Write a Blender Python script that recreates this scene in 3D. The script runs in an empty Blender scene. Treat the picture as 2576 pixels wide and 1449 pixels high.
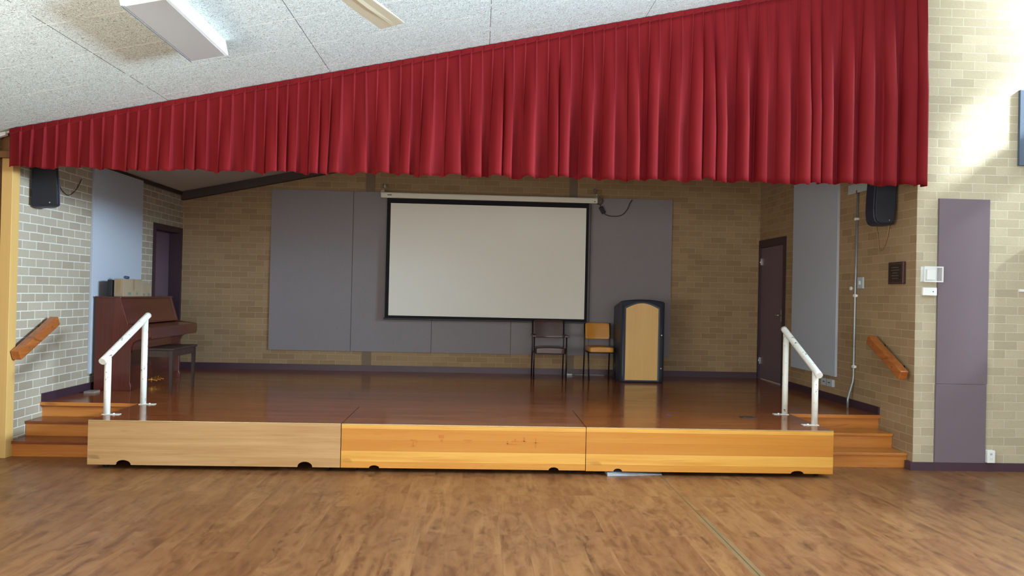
import bpy, bmesh, math, random
from mathutils import Vector, Matrix
random.seed(7)
C = bpy.context.scene
COL = C.collection
PI = math.pi

# ------------------------------------------------------------------ camera
yaw, pitch, roll = 0.0426381, 0.00812517, 0.02220742
cy, sy, cp, sp, cr, sr = math.cos(yaw), math.sin(yaw), math.cos(pitch), math.sin(pitch), math.cos(roll), math.sin(roll)
F = Vector((sy*cp, cy*cp, sp)); R0 = Vector((cy, -sy, 0)); U0 = R0.cross(F)
R = R0*cr + U0*sr; U = U0*cr - R0*sr
cam = bpy.data.cameras.new('camera'); cam.sensor_width = 36; cam.lens = 36*1942.83/2576
cam.clip_start = .05; cam.clip_end = 100
co = bpy.data.objects.new('camera', cam); COL.objects.link(co)
m = Matrix.Identity(4)
for i in range(3):
    m[i][0] = R[i]; m[i][1] = U[i]; m[i][2] = -F[i]
m.translation = Vector((0, 0, 1.634)); co.matrix_world = m
C.camera = co

# ------------------------------------------------------------------ world, sun, daylight through the hall windows
C.view_settings.view_transform = 'Standard'; C.view_settings.look = 'None'
C.view_settings.gamma = 1; C.view_settings.use_curve_mapping = False
C.view_settings.exposure = 0.25
w = bpy.data.worlds.new('sky'); C.world = w; w.use_nodes = True
bg = w.node_tree.nodes['Background']; bg.inputs[0].default_value = (.75, .87, 1, 1); bg.inputs[1].default_value = 1.0

def lamp(name, kind, loc, direction, color, energy, **kw):
    l = bpy.data.lights.new(name, kind); l.color = color; l.energy = energy
    for k, v in kw.items(): setattr(l, k, v)
    o = bpy.data.objects.new(name, l); COL.objects.link(o); o.location = loc
    o.rotation_euler = Vector(direction).to_track_quat('-Z', 'Y').to_euler()
    return o
lamp('sun', 'SUN', (20, -3, 14), (-.80, .26, -.56), (.86, .95, 1.0), 21.0, angle=math.radians(5))
# lamps stand outside the window openings of the hall (right clerestory, left windows, rear windows)
lamp('daylight_right', 'AREA', (7.72, 3.1, 3.3), (-1, 0, 0), (.64, .83, 1.0), 1120, shape='RECTANGLE', size=4.2, size_y=.9, spread=math.radians(105))
lamp('daylight_left', 'AREA', (-4.68, -.2, 1.35), (1, 0.0, .45), (1.0, .98, .91), 380, shape='RECTANGLE', size=6.6, size_y=1.4)
lamp('ground_bounce_left', 'AREA', (-5.35, .4, .15), (.75, 0, .7), (1.0, .97, .86), 330, shape='RECTANGLE', size=7.6, size_y=1.2)
lamp('bay_fill', 'AREA', (6.32, 7.10, 4.55), (-1, 0, 0), (.80, .93, 1.0), 100, shape='RECTANGLE', size=.46, size_y=1.15)  # fill lamp added to brighten the upper brick right of the curtain
lamp('daylight_rear', 'AREA', (.75, -5.15, 2.0), (0, 1, 0), (1.0, .98, .95), 340, shape='RECTANGLE', size=8.4, size_y=2.0)

# ------------------------------------------------------------------ key dimensions
XL, XR, YW, YB, H = -4.413, 4.282, 7.406, 11.649, .4366
HXL, HXR, HYR = -4.52, 7.6, -5.0
def ceil_z(x): return 3.04 + .2125*(x + 4.41)

# ------------------------------------------------------------------ node helpers
def S(r, g, b):
    f = lambda c: (c/255/12.92) if c/255 <= .04045 else ((c/255+.055)/1.055)**2.4
    return (f(r), f(g), f(b), 1)
class NT:
    def __init__(s, name, rough=.5, metallic=0, spec=.5, coat=0, coat_r=.1, sheen=0):
        s.m = bpy.data.materials.new(name); s.m.use_nodes = True; s.t = s.m.node_tree
        s.b = s.t.nodes['Principled BSDF']
        s.b.inputs['Roughness'].default_value = rough; s.b.inputs['Metallic'].default_value = metallic
        s.b.inputs['Specular IOR Level'].default_value = spec
        s.b.inputs['Coat Weight'].default_value = coat; s.b.inputs['Coat Roughness'].default_value = coat_r
        s.b.inputs['Sheen Weight'].default_value = sheen
    def n(s, typ, **kw):
        x = s.t.nodes.new(typ)
        for k, v in kw.items():
            if k in ('ins',):
                for i, val in v.items():
                    if hasattr(val, 'is_output'): s.t.links.new(val, x.inputs[i])
                    else: x.inputs[i].default_value = val
            else: setattr(x, k, v)
        return x
    def l(s, a, b): s.t.links.new(a, b)
    def math(s, op, a, b=None, c=None):
        d = {0: a}
        if b is not None: d[1] = b
        if c is not None: d[2] = c
        return s.n('ShaderNodeMath', operation=op, ins=d).outputs[0]
    def mix(s, f, a, b, mode='MIX'):
        x = s.n('ShaderNodeMix', data_type='RGBA', blend_type=mode)
        for i, v in ((0, f), (6, a), (7, b)):
            if hasattr(v, 'is_output'): s.l(v, x.inputs[i])
            else: x.inputs[i].default_value = v
        return x.outputs[2]
    def obj(s): return s.n('ShaderNodeTexCoord').outputs['Object']
    def world_pos(s): return s.n('ShaderNodeNewGeometry').outputs['Position']
    def mapv(s, v, sc=(1, 1, 1), loc=(0, 0, 0), rot=(0, 0, 0)):
        return s.n('ShaderNodeMapping', ins={0: v, 1: loc, 2: rot, 3: sc}).outputs[0]
    def noise(s, v, scale, detail=3, rough=.5, dist=0):
        return s.n('ShaderNodeTexNoise', ins={'Vector': v, 'Scale': scale, 'Detail': detail, 'Roughness': rough, 'Distortion': dist}).outputs[0]
    def ramp(s, f, stops):
        x = s.n('ShaderNodeValToRGB', ins={0: f}); e = x.color_ramp.elements
        while len(e) < len(stops): e.new(.5)
        for i, (p, c) in enumerate(stops): e[i].position = p; e[i].color = c
        return x.outputs[0]
    def bump(s, h, strength=.3, dist=.01):
        s.l(s.n('ShaderNodeBump', ins={'Height': h, 'Strength': strength, 'Distance': dist}).outputs[0], s.b.inputs['Normal'])
    def color(s, c):
        if hasattr(c, 'is_output'): s.l(c, s.b.inputs['Base Color'])
        else: s.b.inputs['Base Color'].default_value = c

def plain(name, c, rough=.5, var=.06, scale=25, bump=0, **kw):
    t = NT(name, rough, **kw); v = t.obj(); n = t.noise(v, scale, 4)
    c2 = tuple(max(0, x*(1-var*2)) for x in c[:3]) + (1,)
    t.color(t.mix(n, c2, c))
    if bump: t.bump(t.noise(v, scale*3, 3), bump, .004)
    return t.m

def wood(name, ca, cb, axis='X', rough=.4, scale=1.0, board=None, knots=0, coat=0, contrast=1.0):
    """grain runs along axis; board = (height axis, width)"""
    t = NT(name, rough, coat=coat, coat_r=.12); v = t.obj()
    lo, hi = .9*scale, 26*scale
    sc = {'X': (lo, hi, hi), 'Y': (hi, lo, hi), 'Z': (hi, hi, lo)}[axis]
    off = v
    if board:
        ax, wd = board
        sep = t.n('ShaderNodeSeparateXYZ', ins={0: v}).outputs['XYZ'.index(ax)]
        bi = t.math('FLOOR', t.math('DIVIDE', sep, wd))
        wn = t.n('ShaderNodeTexWhiteNoise', noise_dimensions='1D', ins={'W': bi}).outputs
        off = t.n('ShaderNodeVectorMath', operation='ADD', ins={0: v, 1: wn[1]}).outputs[0]
    g = t.noise(t.mapv(off, sc), 1.0, 6, .6, .6)
    fine = t.noise(t.mapv(off, tuple(x*5 for x in sc)), 1.0, 3, .6)
    f = t.math('ADD', t.math('MULTIPLY', g, .75), t.math('MULTIPLY', fine, .25))
    col = t.ramp(f, [(.5-.2/contrast, ca), (.5+.2/contrast, cb)])
    if board:
        k = t.math('MULTIPLY', wn[0], .8)
        col = t.mix(k, col, (ca[0]*.82, ca[1]*.66, ca[2]*.5, 1))
        fr = t.math('FRACT', t.math('DIVIDE', sep, wd))
        edge = t.math('LESS_THAN', t.math('ABSOLUTE', t.math('SUBTRACT', fr, .5)), .492)
        col = t.mix(edge, tuple(x*.62 for x in ca[:3])+(1,), col)
    if knots:
        kn = t.noise(t.mapv(v, (1.5, 4, 9)), 1.0, 2, .4, 1.5)
        col = t.mix(t.ramp(kn, [(.66, (0, 0, 0, 1)), (.74, (knots,)*3+(1,))]), col, tuple(x*.55 for x in ca[:3])+(1,))
    t.color(col); t.bump(f, .08, .002)
    return t.m

# ------------------------------------------------------------------ materials
def brick_material(name, c1, c2, mort, msize=.0045):
    t = NT(name, .85, spec=.25)
    g = t.n('ShaderNodeNewGeometry'); pos = g.outputs['Position']
    p = t.n('ShaderNodeSeparateXYZ', ins={0: pos}).outputs
    nx = t.n('ShaderNodeSeparateXYZ', ins={0: g.outputs['Normal']}).outputs[0]
    side = t.math('GREATER_THAN', t.math('ABSOLUTE', nx), .6)
    # running bond continues round the corners
    u = t.n('ShaderNodeMix', data_type='FLOAT', ins={0: side, 2: t.math('ADD', p[0], .078), 3: t.math('ADD', p[1], .03)}).outputs[0]
    v = t.math('SUBTRACT', p[2], .079-.086)
    vec = t.n('ShaderNodeCombineXYZ', ins={0: u, 1: v, 2: 0.0}).outputs[0]
    wob = t.n('ShaderNodeVectorMath', operation='SCALE', ins={0: t.n('ShaderNodeTexNoise', ins={'Vector': vec, 'Scale': 9.0, 'Detail': 3.0}).outputs[1], 3: .006}).outputs[0]
    vec2 = t.n('ShaderNodeVectorMath', operation='ADD', ins={0: vec, 1: wob}).outputs[0]
    br = t.n('ShaderNodeTexBrick', offset=.5, offset_frequency=2, squash=1, ins={'Vector': vec2, 'Color1': c1, 'Color2': c2, 'Mortar': mort, 'Scale': 1.0, 'Mortar Size': msize, 'Mortar Smooth': .25, 'Bias': .15, 'Brick Width': .24, 'Row Height': .086})
    # random darker bricks
    iu = t.math('FLOOR', t.math('DIVIDE', u, .12)); iv = t.math('FLOOR', t.math('DIVIDE', v, .086))
    big = t.noise(t.n('ShaderNodeCombineXYZ', ins={0: u, 1: v, 2: side}).outputs[0], 1.3, 3)
    fine = t.noise(pos, 60, 5, .65)
    col = t.mix(t.math('MULTIPLY', t.math('SUBTRACT', big, .35), .55), br.outputs[0], tuple(x*.72 for x in c1[:3])+(1,))
    col = t.mix(t.math('MULTIPLY', fine, .35), col, tuple(x*.66 for x in c1[:3])+(1,))
    pit = t.ramp(t.noise(pos, 130, 2, .5), [(.28, (1, 1, 1, 1)), (.34, (0, 0, 0, 1))])
    col = t.mix(t.math('MULTIPLY', pit, .35), col, S(80, 66, 52))
    t.color(col)
    h = t.math('SUBTRACT', t.math('MULTIPLY', fine, .30), t.math('MULTIPLY', br.outputs[1], 1.0))
    t.bump(h, .55, .008)
    return t.m
BRICK = brick_material('cream_brick_warm_shaded', S(146, 120, 88), S(168, 142, 108), S(184, 164, 132), .004)  # warm bounce and shade of the recess are put into this brown tone
BRICK_BLUE_LIT = brick_material('cream_brick_blue_lit', S(156, 143, 124), S(178, 166, 146), S(224, 222, 210), .0055)  # same brick, blue window light put into greyer faces and whiter mortar
BRICK_SUNLIT = brick_material('cream_brick_sunlit', S(172, 160, 136), S(192, 180, 155), S(210, 202, 182), .0035)  # same brick again, strong daylight put into the paler tone

def hall_floor_material():
    t = NT('vinyl_plank_floor', .36, spec=.45); v = t.obj(); p = t.n('ShaderNodeSeparateXYZ', ins={0: v}).outputs
    vec = t.n('ShaderNodeCombineXYZ', ins={0: p[1], 1: p[0], 2: 0.0}).outputs[0]
    br = t.n('ShaderNodeTexBrick', offset=.37, offset_frequency=3, ins={'Vector': vec, 'Color1': (0, 0, 0, 1), 'Color2': (1, 1, 1, 1), 'Mortar': (.2, .2, .2, 1), 'Scale': 1.0, 'Mortar Size': .0008, 'Mortar Smooth': 0.0, 'Bias': 0.0, 'Brick Width': 1.05, 'Row Height': .18})
    sh = t.n('ShaderNodeVectorMath', operation='ADD', ins={0: v, 1: t.n('ShaderNodeVectorMath', operation='SCALE', ins={0: br.outputs[0], 3: 7.0}).outputs[0]}).outputs[0]
    grain = t.noise(t.mapv(sh, (11, 1.3, 1)), 1.0, 6, .62, 1.0)
    blot = t.noise(t.mapv(sh, (9, 4.5, 1)), 1.0, 5, .65, 1.4)
    col = t.ramp(grain, [(.32, S(76, 44, 26)), (.5, S(115, 74, 43)), (.66, S(144, 102, 63))])
    col = t.mix(t.ramp(blot, [(.40, (.0,)*3+(1,)), (.62, (.75,)*3+(1,))]), col, S(142, 100, 62))
    col = t.mix(t.math('MULTIPLY', br.outputs[0], .46), col, S(104, 62, 36))
    kn = t.noise(t.mapv(sh, (14, 9, 1)), 1.0, 3, .5, .8)
    col = t.mix(t.ramp(kn, [(.66, (0, 0, 0, 1)), (.74, (.7,)*3+(1,))]), col, S(84, 50, 34))
    col = t.mix(t.math('MULTIPLY', br.outputs[1], .35), col, S(80, 52, 34))
    # expansion joint with its worn greenish band
    dx = t.math('ABSOLUTE', t.math('SUBTRACT', p[0], 1.70))
    band = t.math('MULTIPLY', t.math('LESS_THAN', dx, .034), t.math('ADD', .25, t.math('MULTIPLY', t.math('LESS_THAN', p[1], 5.75), .5)))
    col = t.mix(t.math('MULTIPLY', band, .75), col, S(118, 104, 72))
    col = t.mix(t.math('MULTIPLY', t.math('LESS_THAN', dx, .0035), .85), col, S(66, 48, 32))
    t.color(col)
    t.l(t.ramp(t.noise(v, 3.0, 4), [(.3, (.30,)*3+(1,)), (.8, (.46,)*3+(1,))]), t.b.inputs['Roughness'])
    t.bump(grain, .06, .002)
    return t.m
HALLFLOOR = hall_floor_material()

def stage_floor_material():
    t = NT('varnished_stage_boards', .14, spec=.27, coat=0); v = t.world_pos(); p = t.n('ShaderNodeSeparateXYZ', ins={0: v}).outputs
    bi = t.math('FLOOR', t.math('DIVIDE', p[1], .082))
    wn = t.n('ShaderNodeTexWhiteNoise', noise_dimensions='1D', ins={'W': bi}).outputs
    sh = t.n('ShaderNodeVectorMath', operation='ADD', ins={0: v, 1: wn[1]}).outputs[0]
    g = t.noise(t.mapv(sh, (.8, 30, 1)), 1.0, 5, .6, .5)
    col = t.ramp(g, [(.3, S(118, 58, 25)), (.7, S(168, 97, 46))])
    col = t.mix(t.math('MULTIPLY', wn[0], .5), col, S(108, 52, 24))
    fr = t.math('FRACT', t.math('DIVIDE', p[1], .082))
    col = t.mix(t.math('LESS_THAN', fr, .03), col, S(44, 20, 10))
    t.color(col)
    big = t.noise(t.mapv(v, (1, 4, 1)), 1.6, 4)
    t.l(t.ramp(big, [(.3, (.10,)*3+(1,)), (.75, (.22,)*3+(1,))]), t.b.inputs['Roughness'])
    t.bump(t.math('ADD', big, t.math('MULTIPLY', t.math('LESS_THAN', fr, .05), -.4)), .06, .003)
    return t.m
STAGEFLOOR = stage_floor_material()

def ceiling_material():
    t = NT('strawboard_ceiling', .95, spec=.1); v = t.obj(); p = t.n('ShaderNodeSeparateXYZ', ins={0: v}).outputs
    f = t.noise(t.mapv(v, (1, 1, 1)), 52, 3, .7, 2.5)
    f2 = t.noise(v, 26, 3, .6, 3.0)
    big = t.noise(v, .9, 3)
    col = t.ramp(f, [(.385, S(116, 120, 112)), (.45, S(200, 208, 204)), (.58, S(212, 222, 220)), (.66, S(252, 254, 254))])
    col = t.mix(t.ramp(f2, [(.30, (.5,)*3+(1,)), (.42, (0, 0, 0, 1))]), col, S(150, 146, 134))
    col = t.mix(t.math('MULTIPLY', big, .22), col, S(196, 190, 168))
    # dark joints run away from the viewer, pale joints run across
    k = t.math('DIVIDE', t.math('ADD', p[0], 2.912+14.8), 1.48)
    dk = t.math('ABSOLUTE', t.math('SUBTRACT', t.math('FRACT', t.math('ADD', k, .5)), .5))
    brk = t.math('GREATER_THAN', t.noise(t.mapv(v, (1, 3, 1)), 1.2, 2), .40)
    col = t.mix(t.math('MULTIPLY', t.math('MULTIPLY', t.math('LESS_THAN', dk, .0018), brk), .85), col, S(60, 52, 42))
    q = t.math('DIVIDE', t.math('ADD', p[1], -5.25+12.2), .61)
    dq = t.math('ABSOLUTE', t.math('SUBTRACT', t.math('FRACT', t.math('ADD', q, .5)), .5))
    brk2 = t.ramp(t.noise(t.mapv(v, (3, 1, 1)), 1.5, 3), [(.42, (0, 0, 0, 1)), (.55, (.8,)*3+(1,))])
    col = t.mix(t.math('MULTIPLY', t.math('LESS_THAN', dq, .009), brk2), col, S(236, 234, 226))
    t.color(col); t.bump(t.math('ADD', f, f2), .5, .006)
    return t.m
CEIL = ceiling_material()

def velvet():
    t = NT('red_velvet', .65, spec=.08, sheen=.42); v = t.obj()
    t.b.inputs['Sheen Roughness'].default_value = .35
    t.b.inputs['Sheen Tint'].default_value = S(230, 120, 120)
    n = t.noise(t.mapv(v, (1, 1, .3)), 6, 4); f = t.noise(v, 220, 2)
    col = t.mix(n, S(96, 14, 20), S(128, 31, 34))
    t.color(t.mix(t.math('MULTIPLY', f, .3), col, S(96, 10, 22)))
    t.bump(f, .15, .002)
    return t.m
VELVET = velvet()
VELVET_HEAD = plain('red_velvet_heading', S(104, 20, 30), .75, .12, 60)

def felt(name, c, dark):
    t = NT(name, .95, spec=.08); v = t.obj()
    f = t.noise(v, 160, 3, .7); b = t.noise(v, 2.0, 3)
    col = t.mix(f, dark, c); col = t.mix(t.math('MULTIPLY', b, .25), col, dark)
    t.color(col); t.bump(f, .25, .003)
    return t.m
FELT_BROWN = felt('grey_carpet_panel', S(158, 153, 156), S(120, 115, 118))
FELT_GREY = felt('blue_grey_carpet_panel', S(190, 196, 206), S(158, 164, 174))
FELT_PURPLE = felt('mauve_carpet_panel', S(132, 118, 126), S(98, 86, 94))
FELT_BLUE = felt('slate_blue_pinboard', S(98, 110, 124), S(72, 82, 96))
PURPLE = plain('purple_brown_paint', S(72, 50, 62), .45, .1, 8)
PURPLE_DK = plain('dark_purple_frame_paint', S(58, 38, 50), .45, .1, 8)
DOORLEAF = plain('purple_door_paint', S(104, 86, 98), .4, .06, 5)
OAK = wood('pale_oak_veneer', S(144, 102, 56), S(180, 143, 97), 'X', .36, .55, knots=.5, contrast=.9)
GOLD = wood('golden_pine_boards', S(178, 114, 34), S(216, 168, 82), 'X', .30, .5, board=('Z', .0985), knots=.45, contrast=.8)
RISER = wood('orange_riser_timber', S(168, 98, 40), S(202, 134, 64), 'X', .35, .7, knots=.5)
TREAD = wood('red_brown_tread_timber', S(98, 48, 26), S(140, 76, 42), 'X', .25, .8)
HAND = wood('varnished_handrail_timber', S(130, 66, 24), S(182, 106, 48), 'Y', .28, 1.0, knots=.6, coat=.4)
POST = wood('mustard_painted_timber', S(186, 146, 84), S(206, 168, 104), 'Z', .5, .5, contrast=.5)
BROWNWOOD = wood('brown_stained_timber', S(98, 62, 34), S(136, 92, 52), 'Z', .5, .8)
PIANO = wood('mahogany_veneer', S(62, 22, 16), S(98, 38, 28), 'Z', .22, .6, coat=.5, contrast=.8)
PIANO_X = wood('mahogany_veneer_long_grain', S(60, 22, 16), S(96, 38, 28), 'Y', .22, .6, coat=.5, contrast=.8)
BENCHW = wood('dark_bench_timber', S(40, 26, 24), S(62, 42, 38), 'Z', .4, .9)
LECWOOD = wood('lectern_maple_veneer', S(206, 160, 88), S(226, 184, 112), 'Z', .38, .5, contrast=.6)
LECBLACK = plain('charcoal_moulded_plastic', S(48, 54, 68), .40, .12, 90, .2)
BLACK = plain('matte_black', S(22, 22, 26), .55, .1)
BLACKFAB = plain('black_screen_border', S(18, 18, 24), .9, .1, 80)
BLUEBLACK = plain('navy_black_speaker_shell', S(30, 38, 60), .45, .1, 60, .1)
GRILLE = plain('speaker_grille', S(20, 24, 36), .6, .2, 150, .3)
SCREEN = plain('matte_white_screen', S(230, 230, 220), .9, .01, 3)
WHITE_MET = plain('cream_white_metal', S(222, 220, 204), .35, .03, 6)
WHITE = plain('white_plastic', S(228, 230, 228), .4, .03, 10)
GREYPL = plain('light_grey_plastic', S(176, 186, 188), .45, .05, 12)
GALV = plain('galvanised_steel', S(158, 166, 170), .4, .12, 30, metallic=.5)
CHROME = plain('worn_chrome', S(190, 190, 186), .25, .1, 30, metallic=.9)
DARKMET = plain('dark_steel_tube', S(38, 34, 36), .4, .1, 30, metallic=.4)
BROWNVIN = plain('brown_vinyl', S(78, 50, 48), .24, .12, 9, .05)
YELVIN = plain('mustard_vinyl', S(206, 140, 48), .33, .08, 9, .05)
BRASS = plain('polished_brass', S(214, 170, 90), .2, .08, 20, metallic=1)
CARD = plain('worn_cardboard', S(158, 138, 112), .85, .12, 7)
TAPE = plain('brown_packing_tape', S(150, 124, 92), .35, .1, 10)
GREENINK = plain('faded_green_print', S(110, 132, 110), .8, .2, 60)
STAGECEIL = plain('off_white_plaster', S(196, 190, 182), .9, .05, 4, .05)
SHADOWBOX = plain('dark_underframe', S(26, 20, 18), .9, .1)
PLAQUE_W = wood('dark_plaque_timber', S(48, 28, 26), S(74, 44, 40), 'Z', .35, 1)
PLAQUE_M = plain('bronze_plaque', S(66, 54, 46), .35, .1, 40, metallic=.6)
MATGREY = plain('grey_rubber_mat', S(150, 158, 166), .6, .08, 15)
BLUETAPE = plain('blue_tape', S(60, 84, 140), .6, .05)
FANBEIGE = plain('cream_enamel_fan', S(196, 190, 166), .55, .02, 6)
LENS = plain('prismatic_diffuser', S(172, 170, 166), .45, .03, 40)
PAINTWHITE = plain('white_enamel', S(236, 238, 238), .3, .02, 6)
REDBROWN = plain('red_brown_fitting', S(120, 62, 50), .5, .1)
WINGLASS_FRAME = plain('white_window_frame', S(220, 220, 216), .5, .03)

def chipped_paint():
    t = NT('chipped_white_enamel', .32); v = t.obj()
    n = t.noise(v, 16, 6, .75, .6)
    t.color(t.mix(t.ramp(n, [(.615, (0, 0, 0, 1)), (.63, (1, 1, 1, 1))]), S(226, 226, 218), S(70, 56, 48)))
    return t.m
CHIP = chipped_paint()
def clear_plastic():
    t = NT('clear_plastic_cover', .08); t.color((1, 1, 1, 1)); t.b.inputs['Alpha'].default_value = .12
    return t.m
CLEAR = clear_plastic()

# ------------------------------------------------------------------ mesh builder
class MB:
    def __init__(s): s.v = []; s.f = []; s.sm = []
    def add(s, vs, fs, smooth=False):
        b = len(s.v); s.v += [tuple(x) for x in vs]
        s.f += [tuple(b+i for i in f) for f in fs]; s.sm += [smooth]*len(fs); return s
    def box(s, x0, x1, y0, y1, z0, z1):
        x0, x1 = sorted((x0, x1)); y0, y1 = sorted((y0, y1)); z0, z1 = sorted((z0, z1))
        return s.add([(x0, y0, z0), (x1, y0, z0), (x1, y1, z0), (x0, y1, z0), (x0, y0, z1), (x1, y0, z1), (x1, y1, z1), (x0, y1, z1)],
                     [(0, 3, 2, 1), (4, 5, 6, 7), (0, 1, 5, 4), (1, 2, 6, 5), (2, 3, 7, 6), (3, 0, 4, 7)])
    def prism(s, pts, axis, a, b, smooth=False):
        """polygon pts in the plane across axis, extruded from a to b"""
        def P(p, t):
            return {'X': (t, p[0], p[1]), 'Y': (p[0], t, p[1]), 'Z': (p[0], p[1], t)}[axis]
        n = len(pts); vs = [P(p, a) for p in pts] + [P(p, b) for p in pts]
        s.add(vs, [tuple(range(n))[::-1], tuple(range(n, 2*n))])
        base = len(s.v) - 2*n
        for i in range(n):
            j = (i+1) % n; s.f.append((base+i, base+j, base+n+j, base+n+i)); s.sm.append(smooth)
        return s
    def tube(s, pts, r, seg=12, cap=True):
        pts = [Vector(p) for p in pts]; n = len(pts); rings = []
        prev = None
        for i, p in enumerate(pts):
            d = (pts[min(i+1, n-1)] - pts[max(i-1, 0)]).normalized()
            a = prev if prev is not None else (Vector((0, 0, 1)) if abs(d.z) < .9 else Vector((1, 0, 0)))
            a = (a - d*a.dot(d)).normalized(); prev = a; b = d.cross(a)
            rr = r[i] if isinstance(r, (list, tuple)) else r
            rings.append([p + (a*math.cos(2*PI*k/seg) + b*math.sin(2*PI*k/seg))*rr for k in range(seg)])
        vs = [q for ring in rings for q in ring]; fs = []
        for i in range(n-1):
            for k in range(seg):
                fs.append((i*seg+k, i*seg+(k+1) % seg, (i+1)*seg+(k+1) % seg, (i+1)*seg+k))
        s.add(vs, fs, True)
        if cap:
            b0 = len(s.v)-len(vs); s.f += [tuple(b0+k for k in range(seg))[::-1], tuple(b0+(n-1)*seg+k for k in range(seg))]; s.sm += [False, False]
        return s
    def beam(s, a, b, w, h, up=(0, 0, 1)):
        """square beam from a to b, w wide across, h tall"""
        a, b = Vector(a), Vector(b); d = (b-a).normalized(); side = d.cross(Vector(up)).normalized(); u = side.cross(d)
        vs = []
        for p in (a, b):
            for i, j in ((-1, -1), (1, -1), (1, 1), (-1, 1)): vs.append(p + side*w/2*i + u*h/2*j)
        return s.add(vs, [(0, 1, 2, 3), (7, 6, 5, 4), (0, 4, 5, 1), (1, 5, 6, 2), (2, 6, 7, 3), (3, 7, 4, 0)])
    def disc(s, c, axis, r, t, seg=20):
        pts = [(math.cos(2*PI*k/seg)*r, math.sin(2*PI*k/seg)*r) for k in range(seg)]
        i = 'XYZ'.index(axis); o = [c[j] for j in range(3) if j != i]
        return s.prism([(o[0]+p[0], o[1]+p[1]) for p in pts], axis, c[i]-t/2, c[i]+t/2, True)
    def bounds(s):
        return [min(v[i] for v in s.v) for i in range(3)], [max(v[i] for v in s.v) for i in range(3)]

def obj(name, mb, mat, parent=None, bevel=0, origin=None, label=None, seg=2, smooth_all=False):
    if parent is not None:
        o0 = Vector(parent['_w'])
    elif origin is not None: o0 = Vector(origin)
    else:
        lo, hi = mb.bounds(); o0 = Vector(((lo[0]+hi[0])/2, (lo[1]+hi[1])/2, lo[2]))
    me = bpy.data.meshes.new(name)
    me.from_pydata([tuple(Vector(v)-o0) for v in mb.v], [], mb.f)
    me.polygons.foreach_set('use_smooth', [True]*len(mb.f) if smooth_all else mb.sm)
    bm = bmesh.new(); bm.from_mesh(me); bmesh.ops.recalc_face_normals(bm, faces=bm.faces)
    if bevel:
        es = [e for e in bm.edges if len(e.link_faces) == 2 and e.calc_face_angle(0) > .5]
        bmesh.ops.bevel(bm, geom=es, offset=bevel, segments=seg, profile=.5, affect='EDGES', clamp_overlap=True)
    bm.to_mesh(me); bm.free()
    me.materials.append(mat)
    o = bpy.data.objects.new(name, me); COL.objects.link(o)
    o['_w'] = tuple(o0)
    if parent is not None: o.parent = parent
    else: o.location = o0
    if label: o['label'] = label
    return o
def thing(name, label, cat, loc, group=None):
    o = bpy.data.objects.new(name, None); COL.objects.link(o); o.location = loc; o.empty_display_size = .1
    o['_w'] = tuple(loc); o['label'] = label; o['category'] = cat
    if group: o['group'] = group
    return o
def tag(o, label, cat, group=None):
    o['label'] = label; o['category'] = cat
    if group: o['group'] = group
    return o
def struct(name, mb, mat, parent=None, bevel=0, label=None):
    o = obj(name, mb, mat, parent, bevel, origin=None if parent is not None else (0, 0, 0))
    if parent is None: o['kind'] = 'structure'
    if label: o['label'] = label
    return o

# ------------------------------------------------------------------ shell
struct('floor', MB().box(HXL, HXR, HYR, 8.06, -.12, 0), HALLFLOOR, label='brown wood-look plank hall floor')
# ceilings
def slope_slab(x0, x1, y0, y1, t=.12, dz=0):
    return MB().prism([(x0, ceil_z(x0)+dz), (x1, ceil_z(x1)+dz), (x1, ceil_z(x1)+dz+t), (x0, ceil_z(x0)+dz+t)], 'Y', y0, y1)
struct('ceiling', slope_slab(HXL-.15, HXR+.15, HYR-.15, 7.37), CEIL, label='sloping speckled fibreboard ceiling over the hall')
struct('ceiling', slope_slab(XL-.2, XR+.2, 7.37, YB+.15), STAGECEIL, label='plain off-white ceiling over the stage')
def wall_x(name, xa, xb, y0, y1, holes, zt, mat=BRICK, label=None):
    """wall slab normal to X with rectangular openings (y0,y1,z0,z1)"""
    m = MB(); cur = y0
    for (a, b, c, d) in sorted(holes):
        if a > cur: m.box(xa, xb, cur, a, 0, zt)
        if c > 0: m.box(xa, xb, a, b, 0, c)
        if d < zt: m.box(xa, xb, a, b, d, zt)
        cur = max(cur, b)
    if cur < y1: m.box(xa, xb, cur, y1, 0, zt)
    return struct(name, m, mat, label=label)
zl = ceil_z(XL)-.005
wall_x('wall_stage_left', XL-.30, XL, 7.52, YB, [(10.68, 11.585, H, 2.46)], ceil_z(XL-.30), BRICK_BLUE_LIT, label='left side brick wall of the stage')
wall_x('wall_stage_right', XR, XR+.25, YW+.003, YB, [(10.68, 11.61, H, 2.49)], ceil_z(XR)+.02, label='right side brick wall of the stage')
struct('wall_stage_back', MB().prism([(XL-.3, 0), (XR+.25, 0), (XR+.25, ceil_z(XR)+.02), (XL-.3, ceil_z(XL-.3))], 'Y', YB, YB+.2), BRICK, label='brick wall behind the stage')
struct('wall_front_right', MB().prism([(XR+.002, 0), (HXR, 0), (HXR, ceil_z(HXR)), (XR+.002, ceil_z(XR))], 'Y', YW, YW+.15), BRICK_SUNLIT, label='brick wall right of the stage opening')
struct('wall_front_left', MB().prism([(HXL, 0), (-4.478, 0), (-4.478, ceil_z(-4.478)), (HXL, ceil_z(HXL))], 'Y', 7.46, 7.6), BROWNWOOD, label='brown timber wall left of the stage')
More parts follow.
